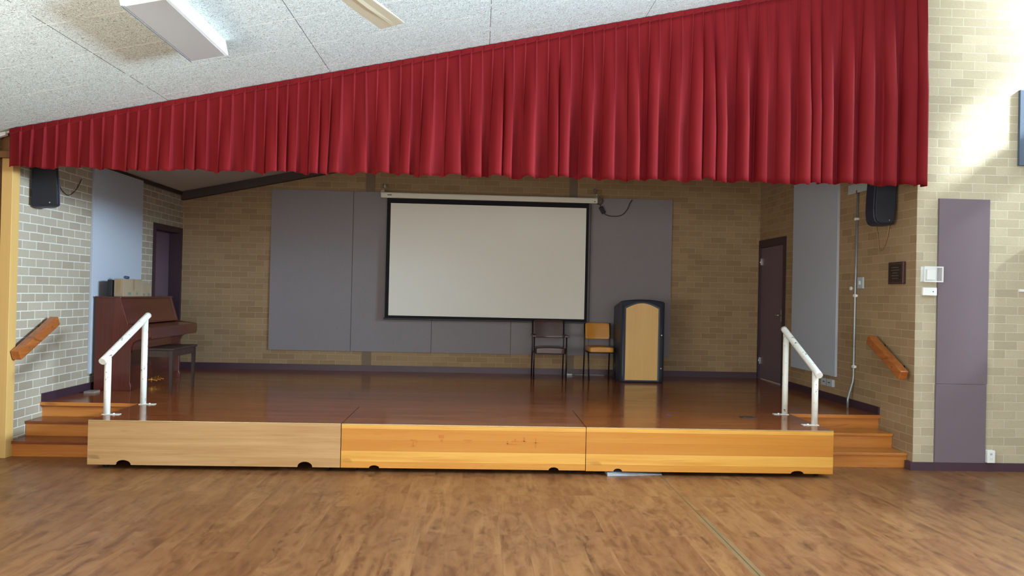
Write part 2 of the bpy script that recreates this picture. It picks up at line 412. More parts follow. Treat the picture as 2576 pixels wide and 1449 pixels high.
# hall walls outside the picture, with window openings that let the daylight in
wall_x('wall_hall_right', HXR, HXR+.05, HYR, 5.5, [(.95, 5.25, 2.82, 3.78)], ceil_z(HXR)+.05, WHITE)
wall_x('wall_sun_shaper', 6.2, 6.25, 5.5, YW, [(6.86, 7.34, 1.9, 3.49)], 3.49, WHITE)  # unseen wall, added so its openings cut the sun into diagonal patches
struct('wall_sun_shaper', MB().box(6.2, 6.25, 5.5, YW, 3.49, 3.93).box(6.2, 6.25, 5.5, 6.86, 3.93, ceil_z(6.2)+.02).box(6.2, 6.25, 7.34, YW, 3.93, ceil_z(6.2)+.02), WHITE)  # solid band and upper opening, placed to shape the same sun patches
wall_x('wall_hall_left', HXL-.05, HXL, HYR, 7.5, [(-3.6, 4.3, .8, 2.2)], ceil_z(HXL)+.01, BRICK)
m_ = MB()
m_.box(HXL, HXR, HYR-.05, HYR, 0, 1.0).box(HXL, HXR, HYR-.05, HYR, 3.0, 5.7).box(HXL, -3.5, HYR-.05, HYR, 1.0, 3.0).box(5.0, HXR, HYR-.05, HYR, 1.0, 3.0)
struct('wall_rear', m_, BRICK)
struct('wall_light_blocker', MB().box(5.95, HXR, 5.40, 5.50, 0, 4.3), WHITE, label='added partition cutting window light off the right brick wall')  # unseen, added to block window light from the right brick wall
def win(n, axis, c, a0, a1, z0, z1, k):
    m = MB(); t = .05
    def bx(a, b, zz0, zz1):
        if axis == 'X': m.box(c-.03, c+.03, a, b, zz0, zz1)
        else: m.box(a, b, c-.03, c+.03, zz0, zz1)
    bx(a0, a1, z0, z0+t); bx(a0, a1, z1-t, z1)
    for i in range(k+1):
        a = a0+(a1-a0)*i/k; bx(max(a0, a-t/2), min(a1, a+t/2), z0, z1)
    struct('window_%d' % n, m, WINGLASS_FRAME)
tp = NT('sun_dimming_film'); tb = tp.n('ShaderNodeBsdfTransparent', ins={0: (.42, .43, .43, 1)})  # see-through sheet made to weaken the sun in the lower opening
tp.l(tb.outputs[0], tp.t.nodes['Material Output'].inputs[0])
struct('trim_sun_blocker', MB().box(HXR+.05, HXR+1.8, .2, 5.95, 3.86, 3.96), WHITE, label='added eave keeping the sun out of the high right window')  # unseen slab, added to stop direct sun reaching the hall floor
struct('window_4', MB().box(6.23, 6.234, 6.86, 7.34, 1.9, 3.49), tp.m)  # added sheet that dims the sun on the lower brick
win(1, 'X', HXR+.02, .95, 5.25, 2.82, 3.78, 4); win(2, 'X', HXL-.02, -3.6, 4.3, .8, 2.2, 5); win(3, 'Y', HYR-.02, -3.5, 5, 1, 3, 6)

# trims of the stage recess
struct('baseboard_back', MB().box(XL+.02, XR-.02, YB-.02, YB, H, H+.088), PURPLE)
struct('baseboard_left', MB().box(XL, XL+.02, 8.04, 10.60, H, H+.086), PURPLE_DK)
struct('baseboard_right', MB().box(XR-.02, XR, 8.04, 10.60, H, H+.086), PURPLE_DK)
struct('baseboard_front_right', MB().box(XR-.035, HXR, YW-.025, YW, 0, .080).box(XR-.035, XR-.001, YW, 7.486, 0, .080), PURPLE)
struct('trim_1', MB().prism([(XL, ceil_z(XL)-.125), (XR, ceil_z(XR)-.125), (XR, ceil_z(XR)-.005), (XL, ceil_z(XL)-.005)], 'Y', YB-.09, YB), plain('dark_painted_beam', S(74, 62, 58), .7, .1, 10), label='dark sloping beam along the top of the back wall')
struct('trim_2', MB().box(XL, XL+.02, 7.53, YB-.09, ceil_z(XL)-.05, ceil_z(XL)-.008), plain('dark_edge_bead', S(60, 48, 42), .7, .1, 10))
STRIP = plain('brown_grey_control_strip', S(122, 104, 86), .8, .06, 12)
struct('trim_3', MB().box(-1.725, -1.59, YB-.008, YB+.002, H+.088, 3.42), STRIP)
struct('trim_4', MB().box(1.335, 1.455, YB-.008, YB+.002, H+.088, 4.05), STRIP)
struct('trim_5', MB().box(-4.475, -4.375, 7.40, 7.52, 0, 2.80), POST, bevel=.004, label='mustard painted timber post at the left edge of the opening')
struct('trim_6', MB().box(HXL, -4.375, 7.36, 7.46, 2.80, 2.86).box(-4.475, -4.36, 7.42, 7.52, 2.86, 3.03), BROWNWOOD)
struct('trim_7', MB().prism([(HXL, ceil_z(HXL)-.05), (-4.41, ceil_z(-4.41)-.035), (-4.41, ceil_z(-4.41)-.004), (HXL, ceil_z(HXL)-.004)], 'Y', 7.33, 7.37), PAINTWHITE)
struct('trim_8', MB().prism([(-4.41, ceil_z(-4.41)-.012), (4.36, ceil_z(4.36)-.012), (4.36, ceil_z(4.36)-.001), (-4.41, ceil_z(-4.41)-.001)], 'Y', 7.345, 7.37), PAINTWHITE)

# doors
d = struct('door_1', MB().box(XL-.19, XL-.15, 10.72, 11.55, H+.005, 2.42), DOORLEAF, label='purple door deep in its frame, left side of the stage')
struct('door_frame', MB().box(XL-.20, XL+.012, 10.62, 10.70, H, 2.50).box(XL-.20, XL+.012, 11.56, 11.63, H, 2.50).box(XL-.20, XL+.012, 10.70, 11.56, 2.42, 2.50), PURPLE_DK, d)
d = struct('door_2', MB().box(XR+.012, XR+.05, 10.715, 11.605, H+.008, 2.42), DOORLEAF, label='purple door with lever handle, right side of the stage')
struct('door_frame', MB().box(XR-.015, XR+.12, 10.62, 10.71, H, 2.535).box(XR-.015, XR+.12, 11.608, 11.647, H, 2.535).box(XR-.015, XR+.12, 10.71, 11.608, 2.425, 2.535), PURPLE_DK, d)
hd = MB().box(XR+.004, XR+.012, 10.775, 10.81, 1.33, 1.50).tube([(XR+.01, 10.79, 1.42), (XR-.045, 10.79, 1.42), (XR-.05, 10.80, 1.42), (XR-.05, 10.90, 1.415)], .009)
struct('door_handle', hd, CHROME, d)
for z in (2.16, .66): struct('hinge', MB().box(XR-.004, XR+.014, 11.585, 11.612, z, z+.10).tube([(XR-.004, 11.607, z), (XR-.004, 11.607, z+.10)], .007), CHROME, d)

# ------------------------------------------------------------------ stage
SX0, SX1, YF = -3.433, 3.300, 7.007
st = thing('stage', 'polished red-brown boarded stage floor filling the brick recess', 'stage', (0, 9.8, 0))
obj('deck', MB().box(XL, XR, 8.036, YB, H-.03, H), STAGEFLOOR, st)
obj('substructure', MB().box(XL, XR, 8.09, YB, 0, H-.03), SHADOWBOX, st)
obj('riser', MB().box(XL, XR, 8.066, 8.09, .0, H-.03), RISER, st, label='orange-brown top riser beside the steps')
for a, b in ((XL, SX0-.005), (SX1+.005, XR)): obj('nosing', MB().box(a, b, 8.022, 8.037, H-.034, H+.001), RISER, st, bevel=.003)
NOSE = plain('brass_nosing', S(236, 214, 160), .22, .25, 120, metallic=.6)
mods = [(SX0, -1.212, OAK, [(-3.122, .068, .043), (-1.525, .068, .048)], 'left portable stage block with a pale oak front and two round hand cut-outs', .044),
        (-1.205, 1.001, GOLD, [(-.907, .046, .024), (.714, .046, .026)], 'middle portable stage block with a golden pine front marked by old stains', .044),
        (1.007, SX1, GOLD, [(1.301, .040, .026), (2.967, .060, .025)], 'right portable stage block with a golden pine front above a grey mat', .040)]
for i, (a, b, mt, cuts, lab, zb) in enumerate(mods):
    t = thing('stage_block', lab, 'stage', ((a+b)/2, 7.5, 0), 'portable stage blocks along the front')
    obj('deck', MB().box(a, b, YF+.006, 8.034, H-.03, H), STAGEFLOOR, t)
    # front board with cut-outs
    pts = [(a, H-.006), (b, H-.006), (b, zb)]
    for (cx, wd, ht) in sorted(cuts, reverse=True):
        for k in range(0, 13):
            an = PI*k/12; pts.append((cx+wd*math.cos(an), zb+ht*math.sin(an)))
    pts.append((a, zb))
    obj('front_board', MB().prism(pts, 'Y', YF, YF+.02), mt, t)
    obj('side_board', MB().box(a, a+.018, YF+.021, 8.02, zb, H-.031), mt, t)
    obj('side_board', MB().box(b-.018, b, YF+.021, 8.02, zb, H-.031), mt, t)
    obj('nosing_strip', MB().box(a+.001, b-.001, YF-.003, YF+.006, H-.004, H+.002), NOSE, t, label='worn metal edge strip')
    obj('underframe', MB().box(a+.05, b-.05, YF+.10, 7.98, .09, H-.04), SHADOWBOX, t)
    for x in (a+.12, b-.12):
        for y in (YF+.10, 7.9):
            obj('castor', MB().disc((x, y, .043), 'X', .0425, .026).box(x-.02, x+.02, y-.02, y+.02, .07, .10), BLACK, t)
# stains on the golden fronts and small marks
STAIN = plain('old_glue_stain', S(186, 108, 32), .4, .2, 60)
marks = []
for (x, z, w_, h_) in ((-.56, .30, .05, .012), (-.56, .27, .012, .045), (-.53, .285, .012, .03), (-.56, .245, .045, .010), (-.31, .335, .05, .03), (-.305, .30, .022, .022), (-.07, .305, .07, .008), (-.065, .288, .04, .006), (.33, .275, .10, .010), (.29, .29, .012, .03), (.36, .30, .07, .010), (.36, .315, .012, .02), (.43, .30, .06, .012), (.44, .32, .012, .04), (.545, .29, .006, .10), (.55, .29, .05, .008)):
    marks.append((x, z, w_, h_))
mid = [o for o in bpy.data.objects if o.get('label', '').startswith('middle portable')][0]
for (x, z, w_, h_) in marks: obj('stain_mark', MB().box(x-w_/2, x+w_/2, YF-.0012, YF+.001, z-h_/2, z+h_/2), STAIN, mid)
for sgn, lab in ((-1, 'left pair of timber steps leading up beside the stage block'), (1, 'right pair of timber steps leading up beside the stage block')):
    xa, xb = (XL+.005, SX0-.004) if sgn < 0 else (SX1+.004, XR-.005)
    t = thing('stage_steps', lab, 'steps', ((xa+xb)/2, 7.8, 0), 'timber steps at the stage ends')
    for (y, z0, z1) in ((7.490, 0, .145), (7.762, .145, .290)):
        yb = 8.060
        obj('riser', MB().box(xa, xb, y+.018, y+.036, z0, z1-.026), RISER, t, label='orange-brown riser board')
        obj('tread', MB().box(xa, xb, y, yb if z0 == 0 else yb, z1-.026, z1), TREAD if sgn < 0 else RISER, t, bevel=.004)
    obj('underframe', MB().box(xa, xb, 7.56, 8.055, 0, .115), SHADOWBOX, t)
# outlet flap and tape on the deck
tag(obj('floor_outlet', MB().box(2.68, 2.825, 7.68, 7.79, H, H+.004).box(2.69, 2.815, 7.69, 7.78, H+.004, H+.007), plain('dull_outlet_flap', S(64, 58, 54), .5, .1, 30)), 'small dark metal outlet flap let into the right stage block deck', 'floor outlet')
tag(obj('tape_scrap', MB().add([(1.93, 7.79, H+.002), (1.985, 7.775, H+.002), (1.992, 7.80, H+.002), (1.94, 7.818, H+.002), (1.93, 7.79, H+.0035), (1.985, 7.775, H+.0035), (1.992, 7.80, H+.0035), (1.94, 7.818, H+.0035)], [(0, 3, 2, 1), (4, 5, 6, 7), (0, 1, 5, 4), (1, 2, 6, 5), (2, 3, 7, 6), (3, 0, 4, 7)]), BLUETAPE), 'scrap of blue tape lying on the stage boards in front of the lectern', 'tape')
tag(obj('floor_mat', MB().add([(1.205, 6.995, 0), (1.72, 7.06, 0), (1.75, 7.4, 0), (1.205, 7.4, 0), (1.205, 6.995, .030), (1.45, 7.005, .024), (1.72, 7.06, .008), (1.75, 7.4, .02), (1.205, 7.4, .03)],
    [(0, 3, 2, 1), (4, 5, 6, 7, 8), (0, 1, 6, 5, 4), (1, 2, 7, 6), (2, 3, 8, 7), (3, 0, 4, 8)]), MATGREY), 'light grey folded mat poking out from beneath the right stage block', 'mat')

# ------------------------------------------------------------------ velvet pelmet curtain
def build_curtain():
    x0, x1 = -4.335, 4.262
    N = 82; SEG = 16; rows = 30
    yb = 7.275
    random.seed(11)
    widths = [random.uniform(.9, 1.1) for _ in range(N)]
    tot = sum(widths); edges = [x0]
    for w_ in widths: edges.append(edges[-1]+w_*(x1-x0)/tot)
    ds = [random.uniform(-1, 1) for _ in range(N+1)]          # lateral drift of each fold with depth
    amp = [random.uniform(.55, 1.35) for _ in range(N)]
    grow = [random.random() for _ in range(N)]
    inn = []
    for k in range(N): inn.append((not (inn and inn[-1])) and random.random() < .72)
    back = [0]+[((.046 if inn[k-1] else 0)+(.046 if inn[k] else 0))/2 for k in range(1, N)]+[0]
    m = MB(); head = MB()
    xs_n = N*SEG+1
    grid = []
    for r in range(rows+1):
        t = (r/rows)
        row = []
        for i in range(xs_n):
            k = min(i//SEG, N-1); u = (i-k*SEG)/SEG
            xe0, xe1 = edges[k], edges[k+1]
            xt = xe0+(xe1-xe0)*u
            zt = ceil_z(xt)-.045; zb = 2.700+.0075*(xt-x0)
            L = zt-zb; dep = t*L
            q = min(1, dep/1.15)
            e = min(k, N-1) + u
            drift = (ds[k]*(1-u)+ds[k+1]*u)*.020*q
            # knife pleat: rises slowly towards the viewer then tucks back under the next one
            a = (.026+.092*q*amp[k])
            if inn[k]: a *= (1-.45*q)
            prof = -(u**1.3) if u < .86 else -(1-(u-.86)/.14)
            rnd = -math.sin(PI*min(1, u/.95))
            f = prof*(1-q*.55)+rnd*q*.55
            y = yb + a*f
            over = .030*math.sin(PI*u)*(.5+q)*(u if u > .5 else u*.6)
            x = xt+over*(1-.2*q)+drift
            y += q*(.066 if inn[k] else -.012)*max(0, math.sin(PI*u))**.7
            x += (-.020 if inn[k] else .016)*q*math.sin(2*PI*u)*-.5
            # slow swell joining neighbouring folds near the hem
            y += .020*q*q*math.sin(e*1.05+2.2*math.sin(e*.31)) + .010*q*math.sin(e*2.3+1)
            x += .016*q*q*math.sin(e*.8+1.7)
            z = zt-dep
            if r == rows: z += .010*math.sin(e*2*PI)*.6 + .012*math.sin(e*1.05+2.2*math.sin(e*.31))*1.0 + .006*math.sin(e*3.1)
            y = min(y, 7.362)
            x = max(x0-.01, min(x1+.01, x))
            row.append((x, y, z))
        grid.append(row)
    vs = [p for row in grid for p in row]; fs = []
    for r in range(rows):
        for i in range(xs_n-1):
            a = r*xs_n+i; fs.append((a, a+xs_n, a+xs_n+1, a+1))
    m.add(vs, fs, True)
    root = thing('stage_pelmet_curtain', 'long red velvet pelmet curtain in knife pleats hung below the sloping ceiling', 'curtain', (0, 7.3, 2.7))
    o = obj('pleated_cloth', m, VELVET, root)
    md = o.modifiers.new('thick', 'SOLIDIFY'); md.thickness = .004
    # heading: flat tucks
    vs = []; fs = []; c = 0
    for k in range(N):
        a, b = edges[k]-.006, edges[k+1]+.004
        for (x, yy) in ((a, -.004), (b, -.022)):
            zt = ceil_z(x)-.006; vs += [(x, yb+yy, zt), (x, yb+yy-.001, ceil_z(x)-.052), (x, yb+.012, zt), (x, yb+.012, ceil_z(x)-.052)]
        fs += [(c, c+1, c+5, c+4), (c+2, c+6, c+7, c+3), (c, c+4, c+6, c+2), (c+1, c+3, c+7, c+5), (c, c+2, c+3, c+1), (c+4, c+5, c+7, c+6)]
        c += 8
    head.add(vs, fs)
    obj('heading_band', head, VELVET, root, label='flat stitched heading along the top')
    obj('hanging_rail', MB().prism([(x0, ceil_z(x0)-.06), (x1, ceil_z(x1)-.06), (x1, ceil_z(x1)-.015), (x0, ceil_z(x0)-.015)], 'Y', 7.31, 7.34), BROWNWOOD, root)
build_curtain()

# ------------------------------------------------------------------ acoustic panels
px = [-3.112, -1.900, -.700, .490, 1.668, 2.915]
plabs = ['grey carpeted wall panel furthest left on the back wall', 'grey carpeted wall panel on the back wall, left edge of the screen crossing it',
         'grey carpeted wall panel behind the middle-left of the projection screen', 'grey carpeted wall panel behind the screen, above the brown armchair',
         'grey carpeted wall panel furthest right, behind the lectern']
for i in range(5):
    tag(obj('acoustic_panel', MB().box(px[i]+.0025, px[i+1]-.0025, YB-.03, YB, .730, 3.122), FELT_BROWN, bevel=.003), plabs[i], 'wall panel', 'grey panels on the back wall')
tag(obj('acoustic_panel', MB().box(XL, XL+.03, 8.95, 10.22, .625, 3.0), FELT_GREY, bevel=.003), 'tall blue-grey carpeted panel on the left wall behind the piano', 'wall panel')
tag(obj('acoustic_panel', MB().box(XR-.03, XR, 9.03, 10.33, .735, 3.30), FELT_GREY, bevel=.003), 'tall blue-grey carpeted panel on the right stage wall beside the door', 'wall panel')
t = thing('acoustic_panel', 'narrow mauve floor-to-head-height panel on the brick wall right of the stage', 'wall panel', (4.747, YW, .08))
obj('upper_sheet', MB().box(4.492, 5.004, YW-.025, YW, .852, 2.668), FELT_PURPLE, t, bevel=.002)
obj('lower_sheet', MB().box(4.490, 4.998, YW-.025, YW, .081, .849), FELT_PURPLE, t, bevel=.002)
tag(obj('pinboard', MB().box(5.287, 6.5, YW-.03, YW, 3.015, 3.76), FELT_BLUE, bevel=.002), 'slate blue pinboard high at the right edge of the picture', 'pinboard')
t = thing('wall_cabinet', 'white-edged shallow cabinet on the brick wall at the right edge', 'cabinet', (5.8, YW, 1.26))
obj('body', MB().box(5.385, 6.3, YW-.10, YW, 1.26, 2.21), PAINTWHITE, t, bevel=.004)
obj('door', MB().box(5.40, 6.28, YW-.112, YW-.101, 1.28, 2.19), PAINTWHITE, t, bevel=.002)
obj('latch_bracket', MB().box(5.322, 5.384, YW-.012, YW, 1.771, 1.795).disc((5.34, YW-.013, 1.783), 'Y', .005, .003), WHITE, t)

# ------------------------------------------------------------------ projection screen
t = thing('projection_screen', 'pull-down white projection screen with black border on the back wall', 'projection screen', (.12, 11.5, 1.2))
bw = MB()
yc = 11.49
bw.prism([(yc-.045, 3.018), (yc+.04, 3.018), (yc+.045, 3.03), (yc+.045, 3.088), (yc+.03, 3.1), (yc-.035, 3.1), (yc-.05, 3.088), (yc-.05, 3.03)], 'X', -1.470, 1.731)
hs = obj('housing', bw, WHITE_MET, t, label='cream metal roller housing')
obj('end_cap', MB().box(-1.474, -1.470, yc-.05, yc+.045, 3.02, 3.1), WHITE, hs); obj('end_cap', MB().box(1.731, 1.735, yc-.05, yc+.045, 3.02, 3.1), WHITE, hs)
obj('badge', MB().box(-1.380, -1.315, yc-.0525, yc-.050, 3.050, 3.068), plain('grey_badge', S(120, 118, 108), .4), hs)
obj('lock_button', MB().disc((1.695, yc-.051, 3.042), 'Y', .008, .004), BLACK, hs)
xa, xb, za, zb_ = -1.385, 1.617, 1.235, 3.02
ys = yc-.005
fr = MB().box(xa, -1.331, ys, ys+.002, za, zb_).box(1.578, xb, ys, ys+.002, za, zb_).box(-1.331, 1.578, ys, ys+.002, 2.945, zb_).box(-1.331, 1.578, ys, ys+.002, za, 1.283)
obj('border', fr, BLACKFAB, t); obj('viewing_surface', MB().box(-1.331, 1.578, ys, ys+.002, 1.283, 2.945), SCREEN, t)
obj('bottom_bar', MB().box(-1.40, 1.632, ys-.012, ys+.014, 1.222, 1.247), BLACK, t, bevel=.004)
for x in (-1.452, 1.722):
    hk = MB().tube([(x, YB, 3.235), (x, yc+.03, 3.225), (x, yc, 3.20), (x+.01, yc, 3.16), (x, yc, 3.13)], .008, 8).box(x-.022, x+.022, yc-.012, yc+.012, 3.10, 3.135).box(x-.02, x+.02, YB-.008, YB, 3.19, 3.26)
    obj('mounting_hook', hk, CHROME, t)
def smooth_path(pts, n=6):
    out = []; P = [Vector(p) for p in pts]
    for i in range(len(P)-1):
        p0, p1, p2, p3 = P[max(i-1, 0)], P[i], P[i+1], P[min(i+2, len(P)-1)]
        for k in range(n):
            s = k/n
            out.append(.5*((2*p1)+(p2-p0)*s+(2*p0-5*p1+4*p2-p3)*s*s+(3*p1-p0-3*p2+p3)*s**3))
    out.append(P[-1]); return out
t = thing('screen_cable', 'dark looped power cable with inline switch hanging right of the screen housing', 'cable', (2.0, 11.59, 2.85))
yk = 11.592
obj('cord', MB().tube(smooth_path([(1.735, yk-.05, 3.03), (1.80, yk, 3.02), (1.835, yk, 3.06), (1.83, yk, 3.115)]), .006, 8).tube(smooth_path([(1.80, yk, 3.02), (1.805, yk, 2.97), (1.83, yk, 2.92), (1.865, yk, 2.885), (1.92, yk, 2.855), (2.0, yk, 2.845), (2.10, yk, 2.857), (2.17, yk, 2.90), (2.225, yk, 2.98), (2.25, yk, 3.05), (2.285, yk, 3.10)]), .007, 8), plain('grey_cord', S(70, 62, 60), .5), t)
obj('inline_switch', MB().beam((1.805, yk-.004, 2.985), (1.858, yk-.004, 2.885), .062, .03, (0, 1, 0)), BLACK, t, bevel=.006)

# ------------------------------------------------------------------ white pipe rails
def pipe_rail(lab, posts, lo, hi, plate):
    t = thing('pipe_handrail', lab, 'handrail', (posts[0][0], posts[0][1], H), 'white pipe handrails on the stage blocks')
    lo, hi = Vector(lo), Vector(hi)
    for (x, y) in posts:
        f = (y-lo.y)/(hi.y-lo.y); top = lo+(hi-lo)*f
        po = obj('post', MB().tube([(x, y, H+.004), (x, y, H+.3), (x, y, top.z-.01)], .030, 20), CHIP, t)
        obj('base_plate', MB().box(x-.035+min(0, plate), x+.035+max(0, plate), y-.03, y+.03, H, H+.006).disc((x+plate*.75, y, H+.009), 'Z', .009, .008), CHIP, po, bevel=.002)
    d = (hi-lo).normalized()
    obj('top_rail', MB().tube([lo-d*.05, lo, (lo+hi)/2, hi, hi+d*.03], .033, 20), CHIP, t, label='sloping top pipe with chipped paint')
pipe_rail('chipped white pipe handrail at the left end of the stage blocks, near the piano', [(-3.425, 7.33), (-3.375, 8.06-.07)], (-3.437, 7.295, .955), (-3.372, 8.02, 1.325), .085)
pipe_rail('chipped white pipe handrail at the right end of the stage blocks, near the side door', [(3.262, 7.33), (3.235, 7.99)], (3.266, 7.295, .945), (3.232, 8.02, 1.318), -.085)

# ------------------------------------------------------------------ timber wall handrails
def wood_rail(lab, x, xw, a, b):
    t = thing('timber_handrail', lab, 'handrail', (x, a[0], a[1]), 'short timber handrails on the side walls')
    ra = obj('rail', MB().beam((x, a[0], a[1]), (x, b[0], b[1]), .085, .095), HAND, t, bevel=.010)
    for f in (.22, .8):
        y = a[0]+(b[0]-a[0])*f; z = a[1]+(b[1]-a[1])*f
        obj('bracket', MB().tube([(x, y, z), (xw, y, z)], .018, 12), DARKMET, t)
        obj('screw_plug', MB().disc((x+(.043 if xw < x else -.043), y, z), 'X', .012, .003), BROWNWOOD, ra)
wood_rail('orange-brown timber handrail on the left brick wall above the steps', -4.325, XL, (7.44, .955), (8.10, 1.262))
wood_rail('orange-brown timber handrail on the right brick wall above the steps', 4.195, XR, (7.44, .918), (8.09, 1.242))

# ------------------------------------------------------------------ piano
pz = H
t = thing('upright_piano', 'mahogany brown upright piano standing against the left stage wall', 'piano', (-4.1, 9.7, pz))
ya, yb2 = 8.975, 10.45
side = [(-4.35, pz), (-3.935, pz), (-3.935, pz+.05), (-3.945, pz+.09), (-3.945, .93), (-3.92, .985), (-3.86, 1.02), (-3.745, 1.035), (-3.735, 1.05), (-3.735, 1.150), (-3.745, 1.162), (-3.985, 1.195), (-4.077, 1.495), (-4.35, 1.495)]
for (a, b) in ((ya, ya+.045), (yb2-.045, yb2)):
    obj('side_panel', MB().prism(side, 'Y', a, b), PIANO, t, bevel=.004)
obj('top_lid', MB().box(-4.355, -4.065, ya-.008, yb2+.008, 1.490, 1.508), PIANO_X, t, bevel=.004)
obj('upper_panel', MB().prism([(-4.085, 1.49), (-4.10, 1.49), (-4.02, 1.19), (-4.00, 1.19)], 'Y', ya+.045, yb2-.045), PIANO_X, t)
obj('music_ledge', MB().box(-4.02, -3.975, ya+.045, yb2-.045, 1.195, 1.21), PIANO_X, t)
obj('key_lid', MB().prism([(-4.01, 1.185), (-4.01, 1.172), (-3.74, 1.148), (-3.74, 1.160)], 'Y', ya+.045, yb2-.045), PIANO_X, t)
obj('key_slip', MB().box(-3.76, -3.728, ya+.045, yb2-.045, 1.030, 1.150), PIANO_X, t, bevel=.003)
obj('key_bed', MB().box(-4.01, -3.76, ya+.045, yb2-.045, 1.030, 1.06), PIANO_X, t)
obj('lower_panel', MB().box(-4.02, -4.0, ya+.045, yb2-.045, pz+.09, 1.03), PIANO_X, t)
obj('toe_rail', MB().box(-4.02, -3.955, ya+.045, yb2-.045, pz, pz+.09), PIANO_X, t)
obj('back_board', MB().box(-4.35, -4.33, ya+.045, yb2-.045, pz+.02, 1.49), BROWNWOOD, t)
for y in (9.60, 9.70, 9.80):
    obj('pedal', MB().prism([(-3.96, pz+.075), (-3.925, pz+.07), (-3.89, pz+.058), (-3.89, pz+.043), (-3.925, pz+.052), (-3.96, pz+.055)], 'Y', y-.016, y+.016).box(-3.957, -3.953, y-.022, y+.022, pz+.035, pz+.088), BRASS, t, bevel=.003)
# bench
t = thing('piano_bench', 'dark brown wooden piano bench in front of the mahogany piano', 'bench', (-3.52, 9.25, pz))
bx0, bx1, by0, by1 = -3.755, -3.44, 8.88, 9.60
obj('seat', MB().box(bx0-.015, bx1+.015, by0-.015, by1+.015, pz+.475, pz+.50), BENCHW, t, bevel=.006)
obj('apron', MB().box(bx0+.01, bx1-.008, by0+.01, by0+.028, pz+.40, pz+.474).box(bx0+.01, bx1-.008, by1-.028, by1-.01, pz+.40, pz+.474).box(bx1-.026, bx1-.008, by0+.028, by1-.028, pz+.40, pz+.474).box(bx0+.01, bx0+.028, by0+.028, by1-.028, pz+.40, pz+.474), BENCHW, t)
for x in (bx0+.02, bx1-.02):
    for y in (by0+.02, by1-.02):
        l = MB(); a, b = .021, .013
        l.add([(x-b, y-b, pz), (x+b, y-b, pz), (x+b, y+b, pz), (x-b, y+b, pz), (x-a, y-a, pz+.474), (x+a, y-a, pz+.474), (x+a, y+a, pz+.474), (x-a, y+a, pz+.474)], [(0, 3, 2, 1), (4, 5, 6, 7), (0, 1, 5, 4), (1, 2, 6, 5), (2, 3, 7, 6), (3, 0, 4, 7)])
        obj('leg', l, BENCHW, t)
# boxes on the piano
zt = 1.508
t = thing('cardboard_box', 'taller taped cardboard box standing on the piano lid', 'box', (-4.14, 9.4, zt), 'cardboard boxes on the piano')
ca_ = obj('carton', MB().box(-4.19, -4.085, 9.06, 9.56, zt, zt+.205), CARD, t, bevel=.004)
obj('packing_tape', MB().box(-4.165, -4.115, 9.0585, 9.0600, zt+.05, zt+.19), TAPE, ca_); obj('packing_tape', MB().box(-4.085, -4.0835, 9.31, 9.35, zt+.07, zt+.205), TAPE, ca_)
for a, b in ((9.19, 9.26), (9.40, 9.44)): obj('printed_mark', MB().box(-4.085, -4.0838, a, b, zt+.02, zt+.05), GREENINK, ca_)
t = thing('cardboard_box', 'lower cardboard box at the far end of the piano lid', 'box', (-4.14, 9.7, zt), 'cardboard boxes on the piano')
ca_ = obj('carton', MB().box(-4.19, -4.088, 9.57, 9.84, zt, zt+.155), CARD, t, bevel=.004)
for a, b in ((9.60, 9.65), (9.73, 9.79)): obj('printed_mark', MB().box(-4.088, -4.0865, a, b, zt+.01, zt+.037), GREENINK, ca_)
tag(obj('folder_stack', MB().box(-4.25, -4.20, 9.03, 9.50, zt, zt+.19), BLACK, bevel=.004), 'black folder standing behind the cardboard boxes on the piano', 'folder')
tag(obj('plastic_roll', MB().tube([(-4.14, 9.22, zt+.225), (-4.14, 9.30, zt+.222)], .017, 12), plain('blue_plastic', S(62, 76, 110), .4)), 'small blue plastic roll lying on the taller cardboard box', 'roll')
tag(obj('foot_rest_block', MB().box(-4.33, -4.22, 8.72, 8.86, pz, pz+.022), plain('grey_block', S(130, 120, 112), .6)), 'low grey wooden block on the stage floor against the left baseboard', 'block')

